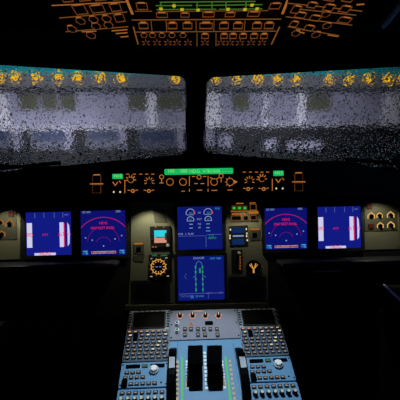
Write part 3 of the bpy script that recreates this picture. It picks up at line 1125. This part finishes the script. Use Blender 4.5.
def mcdu(side):
    sx = -1 if side == 'left' else 1
    uc = sx * (HALF - .067)
    yt, yb = (311.5, 362) if sx < 0 else (309.5, 357)
    xm = 146 if sx < 0 else 256
    v1, v0 = PED.at(xm, yt)[1], PED.at(xm, yb)[1]
    vc, hh = (v0 + v1) / 2, (v1 - v0) / 2
    hw = .066
    T = thing('flight_computer_keypad', '%s flight computer keypad with black screen, at the top %s of the pedestal' % (side, side), 'keypad', PED, uc, vc)
    MB().rbox(uc, vc, hw, hh, 0, MW, .004, .0015).build('case', GREYM, T)
    MB().box(uc, vc - hh * .42, hw * .97, hh * .56, MW, MW + .0005).build('key_field', FIELD, T)
    sh = hh * .36
    sv = v1 - hh * .10 - sh
    b = MB().frame(rrect(uc, sv, hw * .80, sh * .97, .004), rrect(uc, sv, hw * .75, sh * .88, .003), MW, MW + .004)
    s_ = MB().rbox(uc, sv, hw * .74, sh * .88, MW, MW + .001, .003).build('screen', GLOSS, T)
    b.build('screen_bezel', BLACK, s_)
    lk = mesh_of(MB().box(0, 0, .0045, .0022, 0, .003, .0006), 'line_key', KEYM)
    for k in range(6):
        for s2 in (-1, 1):
            put('line_key', lk, T, uc + s2 * hw * .91, sv + sh * (.75 - .3 * k), MW)
    nb = MB()
    for k in range(5):
        nb.box(uc - hw * .5 + hw * .25 * k, v1 - hh * .05, .0035, .0022, MW, MW + .0006)
    nb.build('annunciator', KEYM, T)
    kd = mesh_of(MB().rbox(0, 0, .0068, .0040, 0, .004, .0015, .0008), 'key', KEYM)
    l1 = mesh_of(MB().box(0, 0, .0042, .0018, .004, .0043), 'key_legend', E_PINK)
    l2 = mesh_of(MB().box(0, 0, .0034, .0014, .004, .0043), 'key_legend', E_KEY)
    l3 = mesh_of(MB().box(0, 0, .0040, .0020, .004, .0043), 'key_legend', E_KEYW)
    top = v1 - hh * .10 - 2 * sh - hh * .05
    rows = 8
    step = (top - (v0 + hh * .03)) / rows
    for r in range(rows):
        for c_ in range(7):
            if r in (1, 2) and c_ == 1:
                continue
            uu = uc - hw * .84 + hw * .27 * c_ + (hw * .06 if r % 2 else 0)
            vv_ = top - step * (r + .5)
            lg = l1 if r == 0 else (l3 if (r, c_) in ((3, 5), (4, 5), (5, 4), (1, 6), (1, 0), (1, 3)) else l2)
            put('key', kd, T, uu, vv_, MW + .0005, [('key_legend', lg)])
    MB().rbox(uc - hw * .54, top - step * 2, .007, step * .9, MW, MW + .006, .002, .001).build('page_key', GLOSS, T)
    for s1 in (-1, 1):
        for f in (-.92, -.4, .3, .92):
            put('screw', scp, T, uc + s1 * hw * .95, vc + hh * f, MW)
    return uc, v0, hw


Lu, Lv, Lh = mcdu('left')
Ru, Rv, Rh = mcdu('right')

# system display switching panel (top centre)
u, v, hw, hh = prect(168.2, 310, 232, 339.5)
u, hw = 0, HALF - .1335
T = thing('display_switching_panel', 'grey panel of knobs and buttons between the two keypads', 'control panel', PED, u, v)
MB().rbox(u, v, hw, hh, 0, .004, .003, .001).build('face_plate', GREYP, T)
kb = knob_mesh(sp * 2.0, .014, BLACK, 'rotary_knob')
kp = mesh_of(MB().box(0, 0, sp * .35, sp * 1.6, .014, .0145), 'pointer', E_CREAM)
mk = MB()
for x in (180, 192.6, 205.3, 218.4):
    uu, vv_ = PED.at(x, 317.2)
    put('rotary_knob', kb, T, uu, vv_, .004, [('pointer', kp)])
    ticks(mk, uu, vv_, sp * 2.9, sp * 4.4, (30, 60, 90, 120, 150), sp * 1.0, .004, .0046)
    mk.ring(uu, vv_, sp * 2.4, sp * 3.0, .004, .0046, 14)
    mk.box(uu, vv_ - sp * 2.8, sp * 2.2, sp * .4, .004, .0046)
mk.line(pts(PED, [(193, 312), (203, 311.8)]), sp * 1.0, .004, .0046)
mk.build('backlit_marking', E_PINK, T)
kw = knob_mesh(sp * 2.1, .012, WHITE, 'brightness_knob')
kwc = mesh_of(MB().cyl(0, 0, sp * 1.2, .012, .0128, 12), 'cap', GLOSS)
for x, y in ((177.2, 325.6), (177.2, 332.8)):
    uu, vv_ = PED.at(x, y)
    put('brightness_knob', kw, T, uu, vv_, .004, [('cap', kwc)])
bk = mesh_of(MB().rbox(0, 0, sp * 2.0, sp * 2.4, 0, .004, .001, .0008), 'button', KEYM)
bl = mesh_of(MB().box(0, 0, sp * 1.2, sp * .5, .004, .0043), 'legend', E_KEY)
for x in (185, 191, 198, 204, 210.3, 216.8):
    uu, vv_ = PED.at(x, 330.3)
    put('button', bk, T, uu, vv_, .004, [('legend', bl)])
for x in (185, 198, 205, 217.5):
    uu, vv_ = PED.at(x, 336)
    o = put('button', bk, T, uu, vv_, .004, [('legend', bl)])
uu, vv_, a_, b_ = prect(205, 322.2, 213, 326)
MB().rbox(uu, vv_, a_, b_, .004, .0052, .002).build('readout_window', GLOSS, T)
uu, vv_ = PED.at(191, 325)
MB().box(uu, vv_, sp * 1.6, sp * 1.4, .004, .007, .0008).build('amber_button', E_AMB, T)
for s1 in (-1, 1):
    for f in (-.85, 0, .85):
        put('screw', scp, T, u + s1 * hw * .95, v + hh * f, .004)

# thrust lever quadrant
vq1, vq0 = v - hh - .003, -.20
qh = .0845
quad = thing('thrust_quadrant', 'blue thrust lever quadrant plate with green scales in the pedestal centre', 'quadrant', PED, 0, (vq0 + vq1) / 2)
b = MB().box(0, (vq0 + vq1) / 2, qh - .001, (vq1 - vq0) / 2, 0, .004, .001)
b.build('face_plate', BLUEP, quad)
a1 = .0048


def strip(x0, y0, x1, y1, wpx, name, m, n=0):
    p0, p1 = PED.at(x0, y0), PED.at(x1, y1)
    um = (p0[0] + p1[0]) / 2
    b = MB()
    if n:
        for k in range(n):
            vv_ = p0[1] + (p1[1] - p0[1]) * (k + .5) / n
            b.box(um, vv_, sp * wpx / 2, abs(p1[1] - p0[1]) / n * .3, .004, a1)
    else:
        b.box(um, (p0[1] + p1[1]) / 2, sp * wpx / 2, abs(p1[1] - p0[1]) / 2, .004, a1)
    return b.build(name, m, quad)


strip(182.6, 358, 181.6, 402, 2.0, 'green_scale', GREENP)
strip(226.6, 358, 229.2, 402, 2.0, 'green_scale', GREENP)
strip(178.3, 361, 176.8, 402, 2.2, 'tick_scale', AMBERP, 9)
strip(230.4, 360, 233.8, 402, 2.2, 'tick_scale', AMBERP, 9)
strip(187.4, 361, 187.2, 390, 2.6, 'white_scale', WHITE, 9)
strip(222.6, 361, 223.8, 390, 2.6, 'white_scale', WHITE, 9)
strip(205.5, 352, 205.8, 391, 2.6, 'white_scale', WHITE, 10)
strip(187.3, 380, 187.2, 388, 2.8, 'amber_scale', AMBERP)
strip(223, 379, 223.6, 387, 2.8, 'amber_scale', AMBERP)
for x0_, x1_ in ((189.5, 202), (208.5, 221)):
    uu, vv_, a_, b_ = prect(x0_, 350, x1_, 391)
    MB().box(uu, vv_, a_, b_, .004, .0046).build('lever_slot', GLOSS, quad)

for lab, xc_ in (('left black thrust lever standing in the quadrant', 195.6), ('right black thrust lever standing in the quadrant', 214.6)):
    WT = .055
    u0, v0 = PED.at(xc_, 388.5, .006)
    u1, v1 = PED.at(xc_ - .4, 364, WT)
    u2, v2 = PED.at(xc_ - .2, 347.5, WT + .01)
    T = thing('thrust_lever', lab, 'lever', PED, u0, v0, .004)

    def slab(ua, va, wa, ub, vb, wb, hw, t, name, m, par):
        d = Vector((0, vb - va, wb - wa)).normalized()
        nn = Vector((0, -d.z, d.y)) * t
        vs = []
        for (uq, vq, wq) in ((ua, va, wa), (ub, vb, wb)):
            for s1 in (-1, 1):
                for k in (-1, 1):
                    vs.append((uq + s1 * hw, vq + nn.y * k, wq + nn.z * k))
        return MB().add(vs, [(0, 1, 3, 2), (4, 6, 7, 5), (0, 4, 5, 1), (2, 3, 7, 6), (0, 2, 6, 4), (1, 5, 7, 3)]).build(name, m, par)
    arm = slab(u0, v0, .004, u1, v1, WT, .0172, .006, 'lever_arm', MATB, T)
    grip = slab(u1, v1 - .004, WT, u2, v2, WT + .012, .0205, .011, 'grip', MATB, T)

# trim wheels
for lab, sx in (('left pitch trim wheel with grey band, beside the thrust levers', -1), ('right pitch trim wheel with grey band, beside the thrust levers', 1)):
    uc = sx * .0965
    vc = PED.at(172 if sx < 0 else 236, 378)[1]
    T = thing('trim_wheel', lab, 'wheel', PED, uc, vc, -.078)
    R_, tw = .125, .0112
    b = MB()
    nseg = 40
    prof_ = [(R_ - .02, -tw), (R_ - .003, -tw), (R_, -tw + .003), (R_, tw - .003), (R_ - .003, tw), (R_ - .02, tw)]
    vs, fs = [], []
    npf = len(prof_)
    for i in range(nseg):
        a_ = 2 * PI * i / nseg
        for (r_, x_) in prof_:
            vs.append((uc + x_, vc + r_ * math.cos(a_), -.078 + r_ * math.sin(a_)))
    for i in range(nseg):
        for k in range(npf):
            i2, k2 = (i + 1) % nseg, (k + 1) % npf
            fs.append((i * npf + k, i * npf + k2, i2 * npf + k2, i2 * npf + k))
    b.add(vs, fs).build('rim', GLOSS, T)
    b = MB()
    vs, fs = [], []
    for i in range(9):
        a_ = math.radians(74 + 17 * i / 8)
        for (r_, x_) in ((R_ - .002, -tw * .75), (R_ + .0015, -tw * .7), (R_ + .0015, tw * .7), (R_ - .002, tw * .75)):
            vs.append((uc + x_, vc - r_ * math.cos(a_) * -1, -.078 + r_ * math.sin(a_)))
    for i in range(8):
        for k in range(4):
            k2 = (k + 1) % 4
            fs.append((i * 4 + k, i * 4 + k2, (i + 1) * 4 + k2, (i + 1) * 4 + k))
    fs += [(3, 2, 1, 0), (32, 33, 34, 35)]
    b.add(vs, fs).build('grey_band', GREYK, T)


def radio(side):
    sx = -1 if side == 'left' else 1
    uc = sx * (HALF - .067)
    hw = .066
    v1 = (Lv if sx < 0 else Rv) - .004
    hh = .038
    vc = v1 - hh
    T = thing('radio_panel', '%s radio panel with white tuning knob, next below the %s keypad' % (side, side), 'radio panel', PED, uc, vc)
    MB().rbox(uc, vc, hw, hh, 0, .005, .003, .001).build('face_plate', BLUEP, T)
    X = lambda f: uc - hw + 2 * hw * f
    Y = lambda f: vc + hh - 2 * hh * f
    for f0, f1 in ((.10, .40), (.62, .92)):
        MB().rbox((X(f0) + X(f1)) / 2, Y(.17), (X(f1) - X(f0)) / 2, .0055, .005, .007, .002).build('frequency_window', GLOSS, T)
    o = MB().rbox(X(.50), Y(.17), .008, .0055, .005, .008, .002, .001).build('transfer_key', KEYM, T)
    MB().box(X(.50), Y(.17), .005, .0022, .008, .0084).build('green_arrow', E_GRN, o)
    uu, vv_ = X(.70), Y(.36)
    k1 = MB().cyl(uu, vv_, .0135, .005, .012, 20, .001).build('tuning_knob', GREYK, T)
    MB().cyl(uu, vv_, .0095, .012, .019, 20, .002).build('inner_knob', WHITE, k1)
    kd = mesh_of(MB().rbox(0, 0, .0062, .0042, 0, .004, .001, .0008), 'button', KEYM)
    kl = mesh_of(MB().box(0, 0, .003, .0012, .004, .0043), 'legend', E_KEY)
    for fx, fy in ((.14, .42), (.26, .42), (.38, .42), (.12, .62), (.24, .62), (.36, .62), (.48, .62), (.25, .87), (.37, .87), (.49, .87), (.61, .87), (.73, .87)):
        put('button', kd, T, X(fx), Y(fy), .005, [('legend', kl)])
    MB().rbox(X(.12), Y(.86), .0075, .010, .005, .014, .002, .001).build('power_switch', GLOSS, T)
    MB().cyl(X(.86), Y(.84), .0025, .005, .006, 10).build('lamp', GLOSS, T)
    for fx in (.035, .965):
        for fy in (.1, .9):
            put('screw', scp, T, X(fx), Y(fy), .005)
    # audio panel below
    v1 = vc - hh - .004
    hh2 = .058
    vc2 = v1 - hh2
    T = thing('audio_panel', '%s audio panel with rows of cream volume knobs, lowest on the %s of the pedestal' % (side, side), 'audio panel', PED, uc, vc2)
    MB().rbox(uc, vc2, hw, hh2, 0, .005, .003, .001).build('face_plate', BLUEP, T)
    Y2 = lambda f: vc2 + hh2 - 2 * hh2 * f
    kv = knob_mesh(.0058, .013, BLACK, 'volume_knob', 14)
    kt = mesh_of(MB().cyl(0, 0, .0042, .013, .0142, 12), 'knob_cap', CREAM)
    for r in range(2):
        for k in range(7):
            fx = .10 + .132 * k
            put('button', kd, T, X(fx), Y2(.10 + .42 * r), .005, [('legend', kl)])
            put('volume_knob', kv, T, X(fx), Y2(.28 + .42 * r), .005, [('knob_cap', kt)])
    for k in range(5):
        put('button', kd, T, X(.2 + .15 * k), Y2(.88), .005, [('legend', kl)])


radio('left')
radio('right')

# ------------------------------------------------------------------ overhead panel
so = OVM.px(200, 12)


def hexa(u, v, r, sq=.8):
    return [(u + r * math.cos(PI / 3 * i), v + r * sq * math.sin(PI / 3 * i)) for i in range(6)]


class Over:
    def __init__(s, F, lab, poly):
        p = pts(F, poly)
        cu = sum(q[0] for q in p) / len(p)
        cv = sum(q[1] for q in p) / len(p)
        s.F = F
        s.T = thing('overhead_panel', lab, 'overhead panel', F, cu, cv)
        area = sum(p[i][0] * p[(i + 1) % len(p)][1] - p[(i + 1) % len(p)][0] * p[i][1] for i in range(len(p)))
        if area < 0:
            p = p[::-1]
        MB().prism(p, -.02, 0, .002).build('face_plate', BLACK, s.T)

    def box(s, x, y, w, h, rim=None, cap=REDCAP):
        u, v = s.F.at(x, y)
        k = s.F.px(x, y)
        a_, b_ = w * k / 2, abs(s.F.at(x, y - h / 2)[1] - s.F.at(x, y + h / 2)[1]) / 2
        o = MB().rbox(u, v, a_ * .7, b_ * .6, 0, .0015, .001, .0005).build('push_button', cap, s.T)
        MB().frame([(u - a_, v - b_), (u + a_, v - b_), (u + a_, v + b_), (u - a_, v + b_)],
                   [(u - a_ + k * .6, v - b_ + k * 1.2), (u + a_ - k * .6, v - b_ + k * 1.2), (u + a_ - k * .6, v + b_ - k * 1.2), (u - a_ + k * .6, v + b_ - k * 1.2)], 0, .001).build('backlit_rim', rim or E_RIM, o)
        # legend bar above the button
        MB().box(u, v + b_ + k * .2, a_ * .6, k * .8, 0, .0012).build('backlit_legend', E_LEG, o)

    def hex(s, x, y, r):
        u, v = s.F.at(x, y)
        k = s.F.px(x, y)
        ys = abs(s.F.at(x, y - .5)[1] - s.F.at(x, y + .5)[1]) / k
        o = MB().prism(hexa(u, v, r * k * .7, .75 * ys), 0, .003, .001).build('rotary_knob', BLACK, s.T)
        MB().frame(hexa(u, v, r * k, .75 * ys), hexa(u, v, r * k - k * .6, .75 * ys), 0, .0012).build('backlit_rim', E_RIM, o)
        MB().box(u, v + r * k * .72 * ys, r * k * .45, k * .7, 0, .0013).build('backlit_legend', E_LEG, o)

    def toggle(s, x, y):
        u, v = s.F.at(x, y)
        k = s.F.px(x, y)
        o = MB().cyl(u, v, k * 1.4, 0, .004, 10).cyl(u, v, k * .7, .004, .016, 10, .001).build('toggle_switch', METAL, s.T)
        b = MB()
        ticks(b, u, v, k * 2, k * 4, (30, 90, 150, 210, 330), k * .7, 0, .0012)
        b.build('backlit_rim', E_RIM, o)

    def line(s, a, b, wd=.6, bold=False):
        k = s.F.px(a[0], a[1])
        MB().line(pts(s.F, [a, b]), wd * k, 0, .001).build('backlit_bar' if bold else 'backlit_line', E_LEG if bold else E_LIN, s.T)

    def done(s):
        pass


P = Over(OVF, 'front section of the overhead panel with amber buttons, nearest the windscreen', [(129.5, 19), (284, 17.5), (274, 49), (136, 50)])
P.line((132, 19.9), (281, 19), .8)
P.line((136, 32), (276, 31), .7)
P.line((133.5, 27), (138, 44), 1.3)
P.line((279.5, 27), (271.5, 44), 1.3)
for x in (151, 166, 196, 214, 245):
    P.line((x, 21), (x + (206 - x) * .02, 31), .6)
for x in (197, 216):
    P.line((x, 33), (x, 46), .6)
for x in (143.5, 172.5, 187.5, 206, 224, 238, 257, 269):
    P.box(x, 25.8, 9.5 if x != 206 else 13, 6.5)
for x in (144, 152.5, 162, 172, 183):
    P.hex(x, 35.2, 3.6)
for x in (205, 224, 233, 243, 254, 264):
    P.box(x, 36.2, 7.5, 5)
for x in (146, 157, 168, 177, 188, 205, 221, 230, 240, 251, 262):
    P.toggle(x, 43)
P.done()

P = Over(OVM, 'middle section of the overhead panel with green flow lines', [(124, -26), (295, -28), (284, 16.6), (130.5, 18)])
P.line((126, -2), (132.5, 14), 2.6, True)
P.line((289, -3), (282.5, 13.5), 2.6, True)
for x, y, w, h in ((142, 6.2, 11, 7), (162, 15, 11.5, 5), (208.5, 14.5, 12, 5), (253.5, 14, 12, 5), (275, 6, 11, 6), (230, 14.5, 10, 4.5), (185, 15, 9, 4.5)):
    P.box(x, y, w, h)
P.line((135, 11), (152, 11), .6)
P.line((158, 11.3), (268, 10.4), .7)
gl, yl = MB(), MB()
ko = OVM.px(200, 8)
for a_, b_ in (((156, 5.5), (192, 5.2)), ((157, 9.4), (216, 9)), ((196, 5.3), (262, 4.4)), ((219, 9.2), (262, 8.6)), ((160, 2), (255, 1.2))):
    gl.line(pts(OVM, [a_, b_]), ko * 1.2, 0, .001)
for x in (161, 174, 197, 212, 226, 246):
    gl.line(pts(OVM, [(x, 2), (x, 9.5)]), ko * 1.0, 0, .001)
gl.build('green_flow_line', E_GRN, P.T)
for x, y in ((161, 8.6), (174, 5.6), (182, 9.3), (198, 9.8), (228, 9), (245, 9.2), (252, 4.8), (257, 8.6)):
    u, v = OVM.at(x, y)
    MB().box(u, v, ko * 1.6, ko * 2.2, 0, .0014).build('yellow_flow_symbol', E_YEL, P.T)
for x in (150, 168, 190, 204, 220, 236, 264):
    P.box(x, -3.5, 10, 5)
P.done()

P = Over(OVL, 'left wing of the overhead panel with amber hexagonal knobs', [(40, -24), (122, -26), (128.5, 39), (62, 37), (50, 14)])
P.line((52, 5.3), (127, 1.6), 1.2, True)
P.line((59.5, 17.8), (127, 11.8), 1.1)
P.line((66, 31.5), (128, 26.5), 1.1)
for x, y, w, h in ((80, 9.6, 13, 10), (97.5, 8.8, 14, 8), (115.5, 7.3, 11, 8), (119.5, 18, 10, 8), (100, -2.5, 12, 6), (84, -2, 12, 6), (117, -3, 10, 6), (67, -1, 11, 6)):
    P.box(x, y, w, h)
for x, y in ((80.5, 20.8), (93.5, 19.2), (106.5, 18.6), (96, 26), (108.5, 25), (72, 28.8), (91, 35.2)):
    P.hex(x, y, 5.2)
for a_, b_ in (((82, 31.6), (96, 30.9)), ((112, 30.7), (127, 29.5)), ((116, 33.4), (127, 32.6)), ((121, 36.8), (128, 36.2))):
    P.line(a_, b_, 1.6, True)
P.done()

P = Over(OVR, 'right wing of the overhead panel with slanted amber lines', [(291, -26), (384, -24), (364, 14), (346, 36), (282, 40)])
for a_, b_ in (((288, 3), (362, 11)), ((286, 16.5), (352, 25)), ((288, 26.5), (339, 35.5)), ((300, 9), (356, 15))):
    P.line(a_, b_, 1.0)
for x, y, w, h in ((296, 9.5, 9, 8), (300.5, 15, 11, 6), (315, 18, 11, 6), (344.5, 20, 13, 6), (329, 7.5, 11, 7), (345, 9, 11, 7), (312, 5, 10, 6), (330, -2, 12, 6), (348, -1, 11, 6), (309, 28, 10, 6), (294, 24, 8, 6)):
    P.box(x, y, w, h)
for x, y in ((326, 14), (327, 25.5), (296, 33), (316, 34.5)):
    P.hex(x, y, 4.8)
P.line((297, 31), (304, 33), 1.6, True)
P.line((357, 4.5), (364, 4), 1.8, True)
P.line((328, 34.8), (338, 36.4), 1.2, True)
P.done()

# ------------------------------------------------------------------ blue-grey trim edges on the right side
def bar(name, p, q, r, m):
    d = (q - p)
    L = d.length
    o = MB().cyl(0, 0, r, 0, L, 10).build(name, m)
    o.matrix_world = Matrix.Translation(p) @ d.to_track_quat('Z', 'Y').to_matrix().to_4x4()
    return o


rail = bar('trim_3', at_depth(383.5, 26, 1.0), at_depth(409, -6, .88), .008, TRIMB)
struct(rail, 'blue lit trim rail at upper right')
con = thing('side_console', 'dark side console with blue lit edge at lower right', 'console', MIP, .8, -.4)
b = MB()
E0, E1 = at_depth(384, 285, 1.25), at_depth(412, 311, .95)
inv = con.matrix_world.inverted()
dx, dz = Vector((.5, 0, 0)), Vector((0, 0, -.55))
vs = []
for e_ in (E0, E1):
    xr = WALLX - .01
    vs += [e_, Vector((xr, e_.y, e_.z)), Vector((xr, e_.y, 0)), Vector((e_.x, e_.y, 0))]
b.add([tuple(inv @ p_) for p_ in vs], [(0, 1, 2, 3), (7, 6, 5, 4), (0, 4, 5, 1), (1, 5, 6, 2), (2, 6, 7, 3), (3, 7, 4, 0)])
con_parts = bpy.data.meshes.new('body')
con_parts.from_pydata(b.v, [], b.f)
con_parts.materials.append(LINER)
o = bpy.data.objects.new('body', con_parts)
COL.objects.link(o)
o.parent = con
e = bar('edge_strip', E0, E1, .004, TRIMB)
mw = e.matrix_world.copy()
e.parent = con
e.matrix_parent_inverse = Matrix.Identity(4)
e.matrix_basis = inv @ mw


# ------------------------------------------------------------------ lights
def spot(loc, target, energy, ang, blend, color, radius=.01):
    d = bpy.data.lights.new('lamp', 'SPOT')
    d.energy = energy
    d.spot_size = math.radians(ang)
    d.spot_blend = blend
    d.color = color
    d.shadow_soft_size = radius
    o = bpy.data.objects.new('lamp', d)
    COL.objects.link(o)
    o.location = loc
    o.rotation_euler = (target - loc).to_track_quat('-Z', 'Y').to_euler()
    return o


def area(loc, target, energy, sx, sy, color):
    d = bpy.data.lights.new('flood', 'AREA')
    d.energy = energy
    d.shape = 'RECTANGLE'
    d.size, d.size_y = sx, sy
    d.color = color
    o = bpy.data.objects.new('flood', d)
    COL.objects.link(o)
    o.location = loc
    o.rotation_euler = (target - loc).to_track_quat('-Z', 'Y').to_euler()
    return o


def on(F, px, py, w):
    u, v = F.at(px, py, w)
    return F.m @ Vector((u, v, w))


WARM = (1, .96, .72)
# small flood lamps under the glareshield, shining down the panel
for x, y, e_, tx, ty in ((148, 203.5, 1.0, 150, 262), (246, 203, .62, 246, 258), (380, 199, .75, 380, 240), (4, 206, .65, 3, 248)):
    spot(on(MIP, x, y, .075), on(MIP, tx, ty, 0), e_, 96, .5, WARM)
# pedestal flood lamp in the ceiling
spot(cs(.42, .90, 0), PED.m @ Vector((0, .03, 0)), 34, 39, .5, (.72, .88, 1.0), .02)
# apron floodlights washing the terminal from the ground
area(Vector((-9, 24, -.5)), Vector((-9, 30, 3.4)), 520, 9, 1, (.86, .86, 1))
area(Vector((8, 24, -.5)), Vector((8, 30, 3.4)), 520, 9, 1, (.86, .86, 1))
# dim bluish light inside at right
area(cs(.25, .7, .75), cs(-.05, 1.1, .62), .13, .1, .1, (.25, .4, 1))

w = bpy.data.worlds.new('night_sky')
S.world = w
w.use_nodes = True
bg = w.node_tree.nodes['Background']
bg.inputs['Color'].default_value = (.002, .003, .006, 1)
bg.inputs['Strength'].default_value = .5

S.cycles.caustics_reflective = False
S.cycles.caustics_refractive = False
S.cycles.max_bounces = 10
S.cycles.transmission_bounces = 8
S.view_settings.view_transform = 'Standard'
S.view_settings.look = 'None'
S.view_settings.exposure = 0
S.view_settings.gamma = 1
S.view_settings.use_curve_mapping = False
for o in S.objects:
    for k in ('ou', 'ov', 'ow'):
        if k in o:
            del o[k]
